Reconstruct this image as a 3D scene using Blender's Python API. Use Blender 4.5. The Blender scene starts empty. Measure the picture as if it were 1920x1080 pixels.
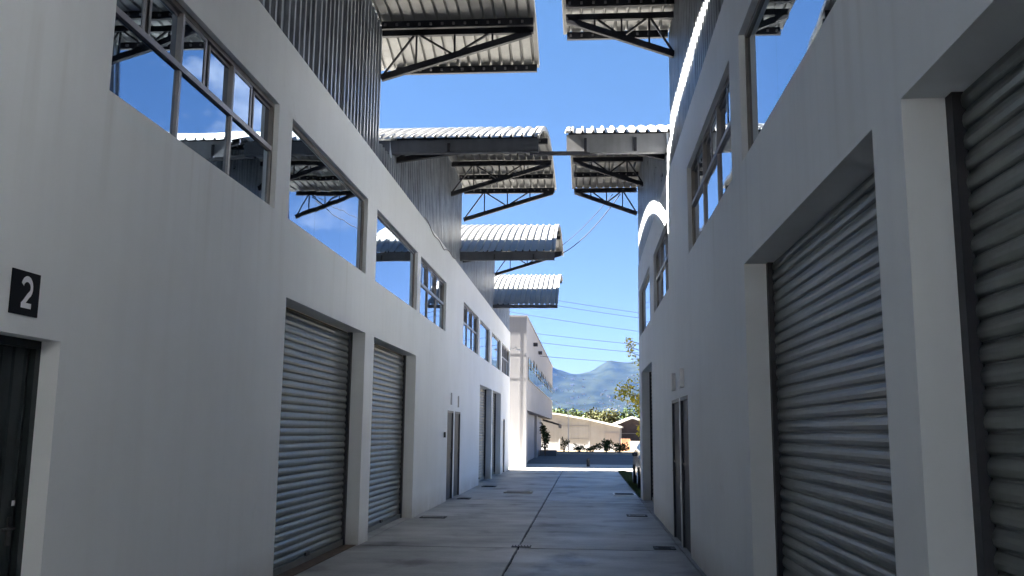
import bpy, math, random
from math import sin, cos, pi, radians, sqrt
from mathutils import Vector, Matrix
random.seed(7)
S = bpy.context.scene
COL = S.collection

# ------------------------------------------------------------------ camera
cam_d = bpy.data.cameras.new('camera'); cam = bpy.data.objects.new('camera', cam_d); COL.objects.link(cam)
S.camera = cam
PITCH, YAW, ROLL = 0.15635, 0.08097, 0.0096
cp, sp, cy, sy = cos(PITCH), sin(PITCH), cos(YAW), sin(YAW)
fw = Vector((-sy*cp, cy*cp, sp)); rt = Vector((cy, sy, 0)); up = rt.cross(fw)
r2 = rt*cos(ROLL)+up*sin(ROLL); u2 = up*cos(ROLL)-rt*sin(ROLL)
cam.matrix_world = Matrix(((r2.x, u2.x, -fw.x, 0), (r2.y, u2.y, -fw.y, 0), (r2.z, u2.z, -fw.z, 1.6), (0, 0, 0, 1)))
cam_d.sensor_width = 36; cam_d.lens = 36*1700/1920
cam_d.clip_start = 0.05; cam_d.clip_end = 20000

# ------------------------------------------------------------------ sky and sun
SUN = Vector((-1.22, -0.05, 1.0)).normalized()        # towards the sun: over the left-hand roofs
elev = math.asin(SUN.z); azim = math.atan2(SUN.x, SUN.y)
W = bpy.data.worlds.new('World'); S.world = W; W.use_nodes = True
nt = W.node_tree; nt.nodes.clear()
N = nt.nodes.new; LK = nt.links.new
out = N('ShaderNodeOutputWorld'); bg = N('ShaderNodeBackground'); bg.inputs['Strength'].default_value = 0.05
sky = N('ShaderNodeTexSky'); sky.sky_type = 'NISHITA'; sky.sun_disc = False
sky.sun_elevation = elev; sky.sun_rotation = azim; sky.altitude = 600; sky.air_density = 0.72; sky.dust_density = 0.15; sky.ozone_density = 3.5
# a few small fair-weather puffs, as mirrored in the upper windows
tc = N('ShaderNodeTexCoord'); mp = N('ShaderNodeMapping'); mp.inputs['Scale'].default_value = (1, 1, 1.7)
no = N('ShaderNodeTexNoise'); no.inputs['Scale'].default_value = 5.2; no.inputs['Detail'].default_value = 7; no.inputs['Roughness'].default_value = 0.58
rp = N('ShaderNodeValToRGB'); rp.color_ramp.elements[0].position = 0.57; rp.color_ramp.elements[1].position = 0.68
rp.color_ramp.elements[1].color = (0.8, 0.8, 0.8, 1)
mx = N('ShaderNodeMixRGB'); mx.inputs[2].default_value = (1.35, 1.4, 1.5, 1)
hs_ = N('ShaderNodeHueSaturation'); hs_.inputs['Saturation'].default_value = 1.29; hs_.inputs['Value'].default_value = 0.128; hs_.inputs['Hue'].default_value = 0.516
gm_ = N('ShaderNodeGamma'); gm_.inputs['Gamma'].default_value = 0.5
sx_ = N('ShaderNodeSeparateXYZ'); mr_ = N('ShaderNodeMapRange'); mr_.inputs['From Min'].default_value = 0.15; mr_.inputs['From Max'].default_value = 0.40
mu_ = N('ShaderNodeMath'); mu_.operation = 'MULTIPLY'
LK(tc.outputs['Generated'], sx_.inputs[0]); LK(sx_.outputs['X'], mr_.inputs['Value']); LK(mr_.outputs[0], mu_.inputs[1]); LK(rp.outputs[0], mu_.inputs[0])
LK(tc.outputs['Generated'], mp.inputs[0]); LK(mp.outputs[0], no.inputs['Vector']); LK(no.outputs['Fac'], rp.inputs[0])
LK(mu_.outputs[0], mx.inputs[0]); LK(sky.outputs[0], hs_.inputs['Color']); LK(hs_.outputs[0], gm_.inputs[0]); LK(gm_.outputs[0], mx.inputs[1]); LK(mx.outputs[0], bg.inputs['Color']); LK(bg.outputs[0], out.inputs['Surface'])
sun_d = bpy.data.lights.new('sun', 'SUN'); sun_d.energy = 5.0; sun_d.angle = radians(0.53); sun_d.color = (1.0, 0.93, 0.82)
sun = bpy.data.objects.new('sun', sun_d); COL.objects.link(sun)
sun.rotation_euler = SUN.to_track_quat('Z', 'Y').to_euler()
S.view_settings.view_transform = 'Standard'; S.view_settings.look = 'None'
S.view_settings.exposure = 4.5; S.view_settings.gamma = 1.0; S.view_settings.use_curve_mapping = False
S.cycles.blur_glossy = 0.5
S.cycles.max_bounces = 14; S.cycles.diffuse_bounces = 10; S.cycles.glossy_bounces = 6

# ------------------------------------------------------------------ materials
def mat(name, col, rough=0.6, metal=0.0, var=0.0, scale=3.0, bump=0.0, bscale=40.0, stretch=(1, 1, 1), spec=0.5, col2=None, streak=0.0, rvar=0.0):
    m = bpy.data.materials.new(name); m.use_nodes = True
    t = m.node_tree; b = t.nodes['Principled BSDF']
    b.inputs['Base Color'].default_value = (*col, 1); b.inputs['Roughness'].default_value = rough
    b.inputs['Metallic'].default_value = metal; b.inputs['Specular IOR Level'].default_value = spec
    if var or bump or streak or rvar:
        g = t.nodes.new('ShaderNodeNewGeometry')
        mpn = t.nodes.new('ShaderNodeMapping'); mpn.inputs['Scale'].default_value = stretch
        t.links.new(g.outputs['Position'], mpn.inputs[0])
    last = None
    if var or rvar:
        n = t.nodes.new('ShaderNodeTexNoise'); n.inputs['Scale'].default_value = scale; n.inputs['Detail'].default_value = 8; n.inputs['Roughness'].default_value = 0.62
        t.links.new(mpn.outputs[0], n.inputs['Vector'])
        if var:
            cr = t.nodes.new('ShaderNodeValToRGB')
            c0 = col2 or tuple(c*(1-var) for c in col)
            cr.color_ramp.elements[0].color = (*c0, 1); cr.color_ramp.elements[1].color = (*[min(1, c*(1+0.35*var)) for c in col], 1)
            cr.color_ramp.elements[0].position = 0.3; cr.color_ramp.elements[1].position = 0.62
            t.links.new(n.outputs['Fac'], cr.inputs[0]); last = cr.outputs[0]
        if rvar:
            mr = t.nodes.new('ShaderNodeMapRange'); mr.inputs['From Min'].default_value = 0.3; mr.inputs['From Max'].default_value = 0.7
            mr.inputs['To Min'].default_value = rough-rvar; mr.inputs['To Max'].default_value = rough+rvar
            t.links.new(n.outputs['Fac'], mr.inputs['Value']); t.links.new(mr.outputs[0], b.inputs['Roughness'])
    if streak:
        m2 = t.nodes.new('ShaderNodeMapping'); m2.inputs['Scale'].default_value = (7, 7, 0.35)
        t.links.new(g.outputs['Position'], m2.inputs[0])
        n2 = t.nodes.new('ShaderNodeTexNoise'); n2.inputs['Scale'].default_value = 1.0; n2.inputs['Detail'].default_value = 6
        t.links.new(m2.outputs[0], n2.inputs['Vector'])
        c2 = t.nodes.new('ShaderNodeValToRGB'); c2.color_ramp.elements[0].position = 0.33; c2.color_ramp.elements[1].position = 0.56
        c2.color_ramp.elements[0].color = (1-streak, 1-streak*1.05, 1-streak*1.15, 1)
        t.links.new(n2.outputs['Fac'], c2.inputs[0])
        mm = t.nodes.new('ShaderNodeMixRGB'); mm.blend_type = 'MULTIPLY'; mm.inputs[0].default_value = 1
        if last is None: mm.inputs[1].default_value = (*col, 1)
        else: t.links.new(last, mm.inputs[1])
        t.links.new(c2.outputs[0], mm.inputs[2]); last = mm.outputs[0]
    if last is not None: t.links.new(last, b.inputs['Base Color'])
    if bump:
        nb = t.nodes.new('ShaderNodeTexNoise'); nb.inputs['Scale'].default_value = bscale; nb.inputs['Detail'].default_value = 5
        t.links.new(g.outputs['Position'], nb.inputs['Vector'])
        bp = t.nodes.new('ShaderNodeBump'); bp.inputs['Strength'].default_value = bump; bp.inputs['Distance'].default_value = 0.02
        t.links.new(nb.outputs['Fac'], bp.inputs['Height']); t.links.new(bp.outputs[0], b.inputs['Normal'])
    return m
M = {}
M['plaster'] = mat('white_plaster', (0.755, 0.785, 0.82), 0.62, var=0.06, scale=0.6, bump=0.14, bscale=7, streak=0.022)
def grime(m, z0=0.0, z1=0.42, amt=0.45):
    t = m.node_tree; b = t.nodes['Principled BSDF']; L = t.links.new; src = b.inputs['Base Color'].links[0].from_socket
    g = t.nodes.new('ShaderNodeNewGeometry'); sp_ = t.nodes.new('ShaderNodeSeparateXYZ'); L(g.outputs['Position'], sp_.inputs[0])
    mr = t.nodes.new('ShaderNodeMapRange'); mr.inputs['From Min'].default_value = z1; mr.inputs['From Max'].default_value = z0; L(sp_.outputs['Z'], mr.inputs['Value'])
    n = t.nodes.new('ShaderNodeTexNoise'); n.inputs['Scale'].default_value = 2.3; n.inputs['Detail'].default_value = 9; n.inputs['Roughness'].default_value = 0.7; L(g.outputs['Position'], n.inputs['Vector'])
    mm = t.nodes.new('ShaderNodeMath'); mm.operation = 'MULTIPLY'; L(mr.outputs[0], mm.inputs[0]); L(n.outputs['Fac'], mm.inputs[1])
    n2 = t.nodes.new('ShaderNodeTexNoise'); n2.inputs['Scale'].default_value = 1.1; n2.inputs['Detail'].default_value = 10; n2.inputs['Roughness'].default_value = 0.75; L(g.outputs['Position'], n2.inputs['Vector'])
    m3 = t.nodes.new('ShaderNodeMapRange'); m3.inputs['From Min'].default_value = 0.62; m3.inputs['From Max'].default_value = 0.74; m3.inputs['To Max'].default_value = 0.22; L(n2.outputs['Fac'], m3.inputs['Value'])
    ad = t.nodes.new('ShaderNodeMath'); ad.operation = 'ADD'; ad.use_clamp = True; L(mm.outputs[0], ad.inputs[0]); L(m3.outputs[0], ad.inputs[1])
    m4 = t.nodes.new('ShaderNodeMapping'); m4.inputs['Scale'].default_value = (6, 6, 0.22); L(g.outputs['Position'], m4.inputs[0])
    n4 = t.nodes.new('ShaderNodeTexNoise'); n4.inputs['Scale'].default_value = 1.0; n4.inputs['Detail'].default_value = 5; L(m4.outputs[0], n4.inputs['Vector'])
    r4 = t.nodes.new('ShaderNodeMapRange'); r4.inputs['From Min'].default_value = 0.55; r4.inputs['From Max'].default_value = 0.72; r4.inputs['To Max'].default_value = 0.20; L(n4.outputs['Fac'], r4.inputs['Value'])
    z4 = t.nodes.new('ShaderNodeMapRange'); z4.inputs['From Min'].default_value = 2.7; z4.inputs['From Max'].default_value = 3.9; L(sp_.outputs['Z'], z4.inputs['Value'])
    z5 = t.nodes.new('ShaderNodeMapRange'); z5.inputs['From Min'].default_value = 4.05; z5.inputs['From Max'].default_value = 3.92; L(sp_.outputs['Z'], z5.inputs['Value'])
    z6 = t.nodes.new('ShaderNodeMath'); z6.operation = 'MULTIPLY'; L(z4.outputs[0], z6.inputs[0]); L(z5.outputs[0], z6.inputs[1])
    y4 = t.nodes.new('ShaderNodeMath'); y4.operation = 'MULTIPLY'; L(r4.outputs[0], y4.inputs[0]); L(z6.outputs[0], y4.inputs[1])
    a4 = t.nodes.new('ShaderNodeMath'); a4.operation = 'ADD'; a4.use_clamp = True; L(ad.outputs[0], a4.inputs[0]); L(y4.outputs[0], a4.inputs[1]); ad = a4
    x = t.nodes.new('ShaderNodeMixRGB'); x.inputs[2].default_value = (0.33, 0.30, 0.26, 1); L(ad.outputs[0], x.inputs[0]); L(src, x.inputs[1]); L(x.outputs[0], b.inputs['Base Color'])
grime(M['plaster'], amt=0.6)
M['annex'] = mat('offwhite_render', (0.29, 0.29, 0.31), 0.7, var=0.06, scale=0.7, bump=0.1, bscale=12, streak=0.04)
M['galv'] = mat('galvanised_cladding', (0.34, 0.375, 0.43), 0.40, 0.7, var=0.35, scale=2.2, streak=0.22, rvar=0.08)
M['galv_pale'] = mat('pale_zinc_cladding', (0.46, 0.49, 0.53), 0.32, 0.75, var=0.3, scale=2.2, streak=0.2, rvar=0.06)
M['roof'] = mat('aluzinc_roof_sheet', (0.32, 0.32, 0.315), 0.45, 0.5, var=0.18, scale=2.0, streak=0.05, rvar=0.06)
M['shutter'] = mat('galvanised_slat', (0.235, 0.25, 0.245), 0.40, 0.7, var=0.28, scale=3.0, stretch=(1, 0.3, 5), streak=0.12, rvar=0.08)
M['black'] = mat('black_painted_steel', (0.018, 0.019, 0.028), 0.5, var=0.3, scale=6)
M['fascia'] = mat('grey_fascia_steel', (0.095, 0.108, 0.135), 0.5, 0.2, var=0.25, scale=2, streak=0.15)
M['fascia_light'] = mat('light_grey_fascia_steel', (0.26, 0.265, 0.28), 0.5, 0.2, var=0.2, scale=2, streak=0.15)
M['alu'] = mat('bronze_aluminium', (0.20, 0.185, 0.18), 0.4, 0.5, var=0.2, scale=8)
M['alu_light'] = mat('silver_aluminium', (0.27, 0.26, 0.27), 0.38, 0.55, var=0.2, scale=8)
M['glass'] = mat('reflective_glass', (0.36, 0.46, 0.58), 0.012, 1.0)
M['glass_dark'] = mat('dark_glass', (0.20, 0.23, 0.27), 0.03, 1.0)
for k_ in ('glass',):
    t_ = M[k_].node_tree; g_ = t_.nodes.new('ShaderNodeNewGeometry'); n_ = t_.nodes.new('ShaderNodeTexNoise'); n_.inputs['Scale'].default_value = 1.6; n_.inputs['Detail'].default_value = 1
    b_ = t_.nodes.new('ShaderNodeBump'); b_.inputs['Strength'].default_value = 0.05; b_.inputs['Distance'].default_value = 0.02
    t_.links.new(g_.outputs['Position'], n_.inputs['Vector']); t_.links.new(n_.outputs['Fac'], b_.inputs['Height']); t_.links.new(b_.outputs[0], t_.nodes['Principled BSDF'].inputs['Normal'])
M['dark'] = mat('room_shade_black', (0.012, 0.012, 0.014), 0.7)  # near-black colour standing in for the shade of unlit rooms
M['door'] = mat('dark_steel_door', (0.022, 0.030, 0.034), 0.42, 0.2, var=0.35, scale=5, streak=0.2)
M['door_blue'] = mat('dark_blue_steel_door', (0.03, 0.036, 0.052), 0.45, 0.2, var=0.3, scale=5)
def concrete(name, lo, hi):
    m = bpy.data.materials.new(name); m.use_nodes = True; t = m.node_tree; b = t.nodes['Principled BSDF']; L = t.links.new
    g = t.nodes.new('ShaderNodeNewGeometry')
    def nz(sc, st, det=8, rg=0.6):
        q = t.nodes.new('ShaderNodeMapping'); q.inputs['Scale'].default_value = st; L(g.outputs['Position'], q.inputs[0])
        n = t.nodes.new('ShaderNodeTexNoise'); n.inputs['Scale'].default_value = sc; n.inputs['Detail'].default_value = det; n.inputs['Roughness'].default_value = rg
        L(q.outputs[0], n.inputs['Vector']); return n.outputs['Fac']
    def ramp(f, p0, p1, c0, c1):
        c = t.nodes.new('ShaderNodeValToRGB'); c.color_ramp.elements[0].position = p0; c.color_ramp.elements[1].position = p1
        c.color_ramp.elements[0].color = (*c0, 1); c.color_ramp.elements[1].color = (*c1, 1); L(f, c.inputs[0]); return c.outputs[0]
    def mul(a, c):
        x = t.nodes.new('ShaderNodeMixRGB'); x.blend_type = 'MULTIPLY'; x.inputs[0].default_value = 1; L(a, x.inputs[1]); L(c, x.inputs[2]); return x.outputs[0]
    big = nz(0.55, (1, 1, 1)); c = ramp(big, 0.36, 0.62, lo, hi)
    c = mul(c, ramp(nz(1.4, (0.5, 1.6, 1), 9, 0.7), 0.38, 0.56, (0.82, 0.82, 0.83), (1, 1, 1)))      # trowelled bands
    c = mul(c, ramp(nz(26, (1, 1, 1), 4, 0.7), 0.34, 0.5, (0.84, 0.84, 0.84), (1, 1, 1)))
    c = mul(c, ramp(nz(0.9, (1.3, 0.8, 1), 5, 0.5), 0.32, 0.44, (0.52, 0.51, 0.50), (1, 1, 1)))       # damp stains
    L(c, b.inputs['Base Color'])
    mr = t.nodes.new('ShaderNodeMapRange'); mr.inputs['From Min'].default_value = 0.35; mr.inputs['From Max'].default_value = 0.65; mr.inputs['To Min'].default_value = 0.42; mr.inputs['To Max'].default_value = 0.68
    L(nz(1.1, (0.6, 1.5, 1)), mr.inputs['Value']); L(mr.outputs[0], b.inputs['Roughness'])
    bp = t.nodes.new('ShaderNodeBump'); bp.inputs['Strength'].default_value = 0.22; bp.inputs['Distance'].default_value = 0.01
    L(nz(18, (1, 1, 1), 6, 0.65), bp.inputs['Height']); L(bp.outputs[0], b.inputs['Normal'])
    return m
M['concrete'] = concrete('concrete', (0.25, 0.255, 0.26), (0.41, 0.415, 0.42))
M['concrete_pale'] = mat('pale_concrete', (0.40, 0.385, 0.36), 0.8, var=0.2, scale=1.3, bump=0.25, bscale=40)
M['asphalt'] = mat('asphalt', (0.075, 0.077, 0.085), 0.85, var=0.3, scale=0.6, bump=0.4, bscale=60)
M['joint'] = mat('joint_filler', (0.02, 0.02, 0.02), 0.9)
M['earth'] = mat('dry_earth', (0.16, 0.13, 0.09), 0.95, var=0.4, scale=0.05, spec=0.1)
M['iron'] = mat('cast_iron', (0.05, 0.05, 0.055), 0.6, 0.5, var=0.4, scale=9)
M['white'] = mat('white_paint', (0.78, 0.78, 0.78), 0.5, var=0.05, scale=8)
M['signblack'] = mat('black_vinyl', (0.008, 0.009, 0.014), 0.75, spec=0.2)
M['signwhite'] = mat('white_vinyl', (0.80, 0.80, 0.86), 0.5)
M['grass'] = mat('grass_blades', (0.07, 0.10, 0.03), 0.8, var=0.4, scale=3)
M['leaf_y'] = mat('yellow_leaf', (0.50, 0.42, 0.05), 0.6, var=0.5, scale=4, col2=(0.20, 0.22, 0.04), spec=0.15)
for k_ in ('leaf_y',):
    t_ = M[k_].node_tree; b_ = t_.nodes['Principled BSDF']; tl = t_.nodes.new('ShaderNodeBsdfTranslucent'); ms = t_.nodes.new('ShaderNodeMixShader'); ms.inputs[0].default_value = 0.42
    t_.links.new(b_.inputs['Base Color'].links[0].from_socket, tl.inputs[0]); t_.links.new(b_.outputs[0], ms.inputs[1]); t_.links.new(tl.outputs[0], ms.inputs[2]); t_.links.new(ms.outputs[0], t_.nodes['Material Output'].inputs['Surface'])
M['leaf_o'] = mat('olive_leaf', (0.049, 0.053, 0.019), 0.6, var=0.5, scale=2, spec=0.15)
M['leaf_g'] = mat('green_leaf', (0.034, 0.053, 0.017), 0.6, var=0.55, scale=2, spec=0.15)
M['leaf_p'] = mat('pale_green_leaf', (0.041, 0.060, 0.019), 0.6, var=0.5, scale=2, spec=0.15)
M['leaf_d'] = mat('dark_leaf', (0.03, 0.05, 0.02), 0.6, var=0.5, scale=3, spec=0.15)
M['bark'] = mat('bark', (0.10, 0.075, 0.055), 0.9, var=0.4, scale=8)
M['hill'] = mat('forested_hill', (0.012, 0.015, 0.010), 0.95, var=0.6, scale=0.02, col2=(0.004, 0.006, 0.004), spec=0.0)
M['carpaint'] = mat('black_car_paint', (0.014, 0.016, 0.02), 0.18, 0.1)
M['rubber'] = mat('rubber', (0.015, 0.015, 0.015), 0.8)
M['chrome'] = mat('chrome', (0.7, 0.7, 0.7), 0.12, 1.0)
M['lamp_glass'] = mat('lamp_glass', (0.7, 0.72, 0.75), 0.1, 0.3)
M['brick'] = mat('terracotta_render', (0.42, 0.22, 0.13), 0.8, var=0.3, scale=2)
M['shed_dark'] = mat('dark_shed_wall', (0.055, 0.045, 0.055), 0.8, var=0.3, scale=2)
M['shed_roof'] = mat('pale_sheet_roof', (0.66, 0.64, 0.60), 0.5, 0.2, var=0.2, scale=1)
M['awning'] = mat('dark_awning', (0.04, 0.04, 0.05), 0.8, var=0.4, scale=4)
M['shutter_blue'] = mat('blue_grey_shutter', (0.13, 0.16, 0.22), 0.5, 0.3, var=0.2, scale=2)
M['housewall'] = mat('pale_house_wall', (0.16, 0.155, 0.15), 0.8, var=0.4, scale=0.05)
M['farwall'] = mat('far_white_wall', (0.30, 0.315, 0.345), 0.8, var=0.12, scale=0.6, streak=0.06)
M['rust'] = mat('rusty_steel', (0.10, 0.068, 0.05), 0.8, 0.2, var=0.5, scale=7)

# ------------------------------------------------------------------ mesh helpers
class MB:
    def __init__(s): s.v = []; s.f = []
    def quad(s, a, b, c, d):
        n = len(s.v); s.v += [tuple(a), tuple(b), tuple(c), tuple(d)]; s.f.append((n, n+1, n+2, n+3)); return s
    def tri(s, a, b, c):
        n = len(s.v); s.v += [tuple(a), tuple(b), tuple(c)]; s.f.append((n, n+1, n+2)); return s
    def box(s, x0, x1, y0, y1, z0, z1):
        n = len(s.v)
        s.v += [(x, y, z) for z in (z0, z1) for x, y in ((x0, y0), (x1, y0), (x1, y1), (x0, y1))]
        s.f += [tuple(n+i for i in q) for q in ((3, 2, 1, 0), (4, 5, 6, 7), (0, 1, 5, 4), (1, 2, 6, 5), (2, 3, 7, 6), (3, 0, 4, 7))]; return s
    def cbox(s, c, d):
        return s.box(c[0]-d[0]/2, c[0]+d[0]/2, c[1]-d[1]/2, c[1]+d[1]/2, c[2]-d[2]/2, c[2]+d[2]/2)
    def bar(s, p, q, w, h=None, upv=(0, 0, 1)):
        h = h or w; p = Vector(p); q = Vector(q); d = (q-p).normalized(); u = Vector(upv)
        if abs(d.dot(u)) > 0.98: u = Vector((0, 1, 0))
        a = d.cross(u).normalized()*w/2; b = a.normalized().cross(d).normalized()*h/2
        n = len(s.v)
        s.v += [tuple(e+i*a+j*b) for e in (p, q) for i, j in ((-1, -1), (1, -1), (1, 1), (-1, 1))]
        s.f += [tuple(n+i for i in k) for k in ((3, 2, 1, 0), (4, 5, 6, 7), (0, 1, 5, 4), (1, 2, 6, 5), (2, 3, 7, 6), (3, 0, 4, 7))]; return s
    def tube(s, pts, rad, seg=6, cap=True):
        pts = [Vector(p) for p in pts]; rs = rad if isinstance(rad, (list, tuple)) else [rad]*len(pts)
        base = len(s.v)
        for i, p in enumerate(pts):
            d = (pts[min(i+1, len(pts)-1)]-pts[max(i-1, 0)]).normalized()
            u = Vector((0, 0, 1)) if abs(d.z) < 0.9 else Vector((0, 1, 0))
            a = d.cross(u).normalized(); b = a.cross(d)
            for k in range(seg):
                t = 2*pi*k/seg; s.v.append(tuple(p+(a*cos(t)+b*sin(t))*rs[i]))
        for i in range(len(pts)-1):
            for k in range(seg):
                s.f.append((base+i*seg+k, base+i*seg+(k+1) % seg, base+(i+1)*seg+(k+1) % seg, base+(i+1)*seg+k))
        if cap:
            s.f.append(tuple(base+k for k in range(seg))[::-1]); s.f.append(tuple(base+(len(pts)-1)*seg+k for k in range(seg)))
        return s
    def prism(s, poly, axis, a0, a1):
        # poly: 2D outline, axis 'x' -> (y,z), 'y' -> (x,z), 'z' -> (x,y)
        def P(p, a): return {'x': (a, p[0], p[1]), 'y': (p[0], a, p[1]), 'z': (p[0], p[1], a)}[axis]
        n = len(s.v); k = len(poly)
        s.v += [P(p, a0) for p in poly]+[P(p, a1) for p in poly]
        s.f.append(tuple(range(n, n+k))[::-1]); s.f.append(tuple(range(n+k, n+2*k)))
        for i in range(k): s.f.append((n+i, n+(i+1) % k, n+k+(i+1) % k, n+k+i))
        return s
    def mesh(s, name, material, smooth=False):
        me = bpy.data.meshes.new(name); me.from_pydata(s.v, [], s.f); me.validate(); me.update()
        me.materials.append(M[material] if isinstance(material, str) else material)
        if smooth:
            for p in me.polygons: p.use_smooth = True
        return me
    def build(s, name, material, parent=None, smooth=False, bevel=0.0):
        o = bpy.data.objects.new(name, s.mesh(name, material, smooth)); COL.objects.link(o)
        if parent: o.parent = parent
        if bevel:
            b = o.modifiers.new('bevel', 'BEVEL'); b.width = bevel; b.segments = 2; b.limit_method = 'ANGLE'
        return o
def tag(o, label=None, cat=None, group=None, kind=None):
    for k, v in (('label', label), ('category', cat), ('group', group), ('kind', kind)):
        if v: o[k] = v
    return o
def empty(name, loc, label, cat, group=None):
    o = bpy.data.objects.new(name, None); COL.objects.link(o); o.location = loc; o.empty_display_size = 0.3
    return tag(o, label, cat, group)
def inst(name, mesh, parent=None, loc=(0, 0, 0), rot=(0, 0, 0)):
    o = bpy.data.objects.new(name, mesh); COL.objects.link(o); o.location = loc; o.rotation_euler = rot
    if parent: o.parent = parent
    return o

# ------------------------------------------------------------------ the setting: ground
g = MB(); g.quad((-9000, -3000, -0.30), (9000, -3000, -0.30), (9000, 12000, -0.30), (-9000, 12000, -0.30))
tag(g.build('ground', 'earth'), kind='structure')
XL, XR = -3.17, 1.37
alley = tag(MB().box(XL-0.3, XR+0.3, -22, 38.05, -0.28, -0.035).build('alley_pavement', 'joint'), kind='structure')
def slab(x0, x1, y0, y1, material='concrete', top=0.0, gap=0.008):
    # slab with slightly ragged edges
    rnd = random.Random(int(x0*37+y0*101)); pts = []
    def edge(p, q, n, j):
        for i in range(n):
            t = i/n; x = p[0]+(q[0]-p[0])*t; y = p[1]+(q[1]-p[1])*t
            dx = q[0]-p[0]; dy = q[1]-p[1]; L = sqrt(dx*dx+dy*dy)
            o = rnd.uniform(0, j); pts.append((x-dy/L*o, y+dx/L*o))
    a, b, c, d = (x0+gap, y0+gap), (x1-gap, y0+gap), (x1-gap, y1-gap), (x0+gap, y1-gap)
    edge(a, b, 14, 0.007); edge(b, c, 30, 0.014); edge(c, d, 14, 0.007); edge(d, a, 30, 0.014)
    return MB().prism(pts, 'z', -0.2, top)
ys = [-22, -13, -4.4, 0, 4.2, 8.55, 12.93, 17.3, 21.75, 26.15, 30.5, 34.4, 38.0]
for i in range(len(ys)-1):
    for x0, x1 in ((XL-0.25, -0.93), (-0.93, 1.33)):
        slab(x0, x1, ys[i], ys[i+1], top=random.uniform(-0.003, 0.0)).build('concrete_slab', 'concrete', alley)
# strip under the right wall and its shutters
MB().box(1.333, XR+0.3, -22, 23.2, -0.2, -0.004).build('concrete_slab', 'concrete', alley)
road = tag(MB().box(-40, 40, 46.0, 66.5, -0.25, -0.02).build('road', 'asphalt'), kind='structure')
fore = tag(MB().box(-40, 40, 38.0, 46.0, -0.24, -0.010).build('forecourt', 'concrete_pale'), kind='structure')
MB().box(-40, 40, 66.5, 66.8, -0.2, 0.12).build('kerb', 'concrete_pale', road)
yard = tag(MB().box(1.34, 40, 23.2, 38.0, -0.25, -0.03).build('yard', 'asphalt'), kind='structure')
tag(MB().box(-60, 60, 66.8, 140, -0.27, 0.02).build('plot', 'earth'), kind='structure')
# grass verge along the slab's right edge
gv = MB()
for i in range(4200):
    y = random.uniform(23.3, 38.2); x = random.uniform(1.36, 1.75+0.15*sin(y*1.3)); h = random.uniform(0.03, 0.10); a = random.uniform(0, pi)
    dx, dy = cos(a)*0.012, sin(a)*0.012; lx, ly = random.uniform(-.04, .04), random.uniform(-.04, .04)
    gv.tri((x-dx, y-dy, -0.032), (x+dx, y+dy, -0.032), (x+lx, y+ly, h))
tag(gv.build('grass', 'grass'), 'thin green grass along the right edge of the concrete alley', 'grass', kind='stuff')

# ------------------------------------------------------------------ wall with openings
def wall_mesh(side, y0, y1, ztop, openings, depth_default=0.22, X=XL, thick=0.34):
    """front face on plane X; side=+1 wall's front looks to +X (left building), -1 looks to -X. openings: (y0,y1,z0,z1,depth)"""
    mb = MB()
    Y = sorted(set([y0, y1]+[o[0] for o in openings]+[o[1] for o in openings]))
    Z = sorted(set([0.0, ztop]+[o[2] for o in openings]+[o[3] for o in openings]))
    back = X-side*thick
    def fq(x, a, b, c, d):  # rect in YZ
        p = [(x, a, c), (x, b, c), (x, b, d), (x, a, d)]
        if side < 0: p = p[::-1]
        mb.quad(*p)
    def inside(ym, zm):
        for o in openings:
            if o[0] < ym < o[1] and o[2] < zm < o[3]: return o
    for i in range(len(Y)-1):
        for j in range(len(Z)-1):
            if not inside((Y[i]+Y[i+1])/2, (Z[j]+Z[j+1])/2): fq(X, Y[i], Y[i+1], Z[j], Z[j+1])
    for a, b, c, d, dp in openings:
        xb = X-side*dp
        x0, x1 = X, xb
        mb.quad((x0, a, c), (x0, a, d), (x1, a, d), (x1, a, c)); mb.quad((x0, b, c), (x1, b, c), (x1, b, d), (x0, b, d))
        mb.quad((x0, a, d), (x0, b, d), (x1, b, d), (x1, a, d))
        if c > 0.01: mb.quad((x0, a, c), (x1, a, c), (x1, b, c), (x0, b, c))
    # top ledge
    mb.quad((X, y0, ztop), (X, y1, ztop), (back, y1, ztop), (back, y0, ztop))
    return mb

# ------------------------------------------------------------------ corrugated sheets
def ribs(u0, u1, pitch=0.18, d=0.032, top=0.045, web=0.022):
    pts = []; u = u0
    while u < u1-1e-4:
        c = u+pitch/2
        for q, h in ((u, 0), (c-top/2-web, 0), (c-top/2, d), (c+top/2, d), (c+top/2+web, 0)):
            if q <= u1: pts.append((q, h))
        u += pitch
    pts.append((u1, 0)); return pts
def clad_panel(parent, side, X, y0, y1, z0, ztopf, material='galv', lean=0.0):
    # lean: the lowest metre of the sheet runs back behind the parapet
    mb = MB(); pr = ribs(y0, y1, 0.18, 0.05, 0.05, 0.022)
    wob = random.uniform(-0.004, 0.004)
    for i in range(len(pr)-1):
        (a, ha), (b, hb) = pr[i], pr[i+1]
        xa = X+side*(ha+wob); xb = X+side*(hb+wob)
        if lean:
            zm = min(z0+1.05, ztopf(a)-0.02, ztopf(b)-0.02); k = lean*(zm-z0)/1.05
            mb.quad((xa-side*k, a, z0), (xb-side*k, b, z0), (xb, b, zm), (xa, a, zm)); mb.quad((xa, a, zm), (xb, b, zm), (xb, b, ztopf(b)), (xa, a, ztopf(a)))
        else: mb.quad((xa, a, z0), (xb, b, z0), (xb, b, ztopf(b)), (xa, a, ztopf(a)))
    return mb.build('cladding_panel', material, parent)
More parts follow.
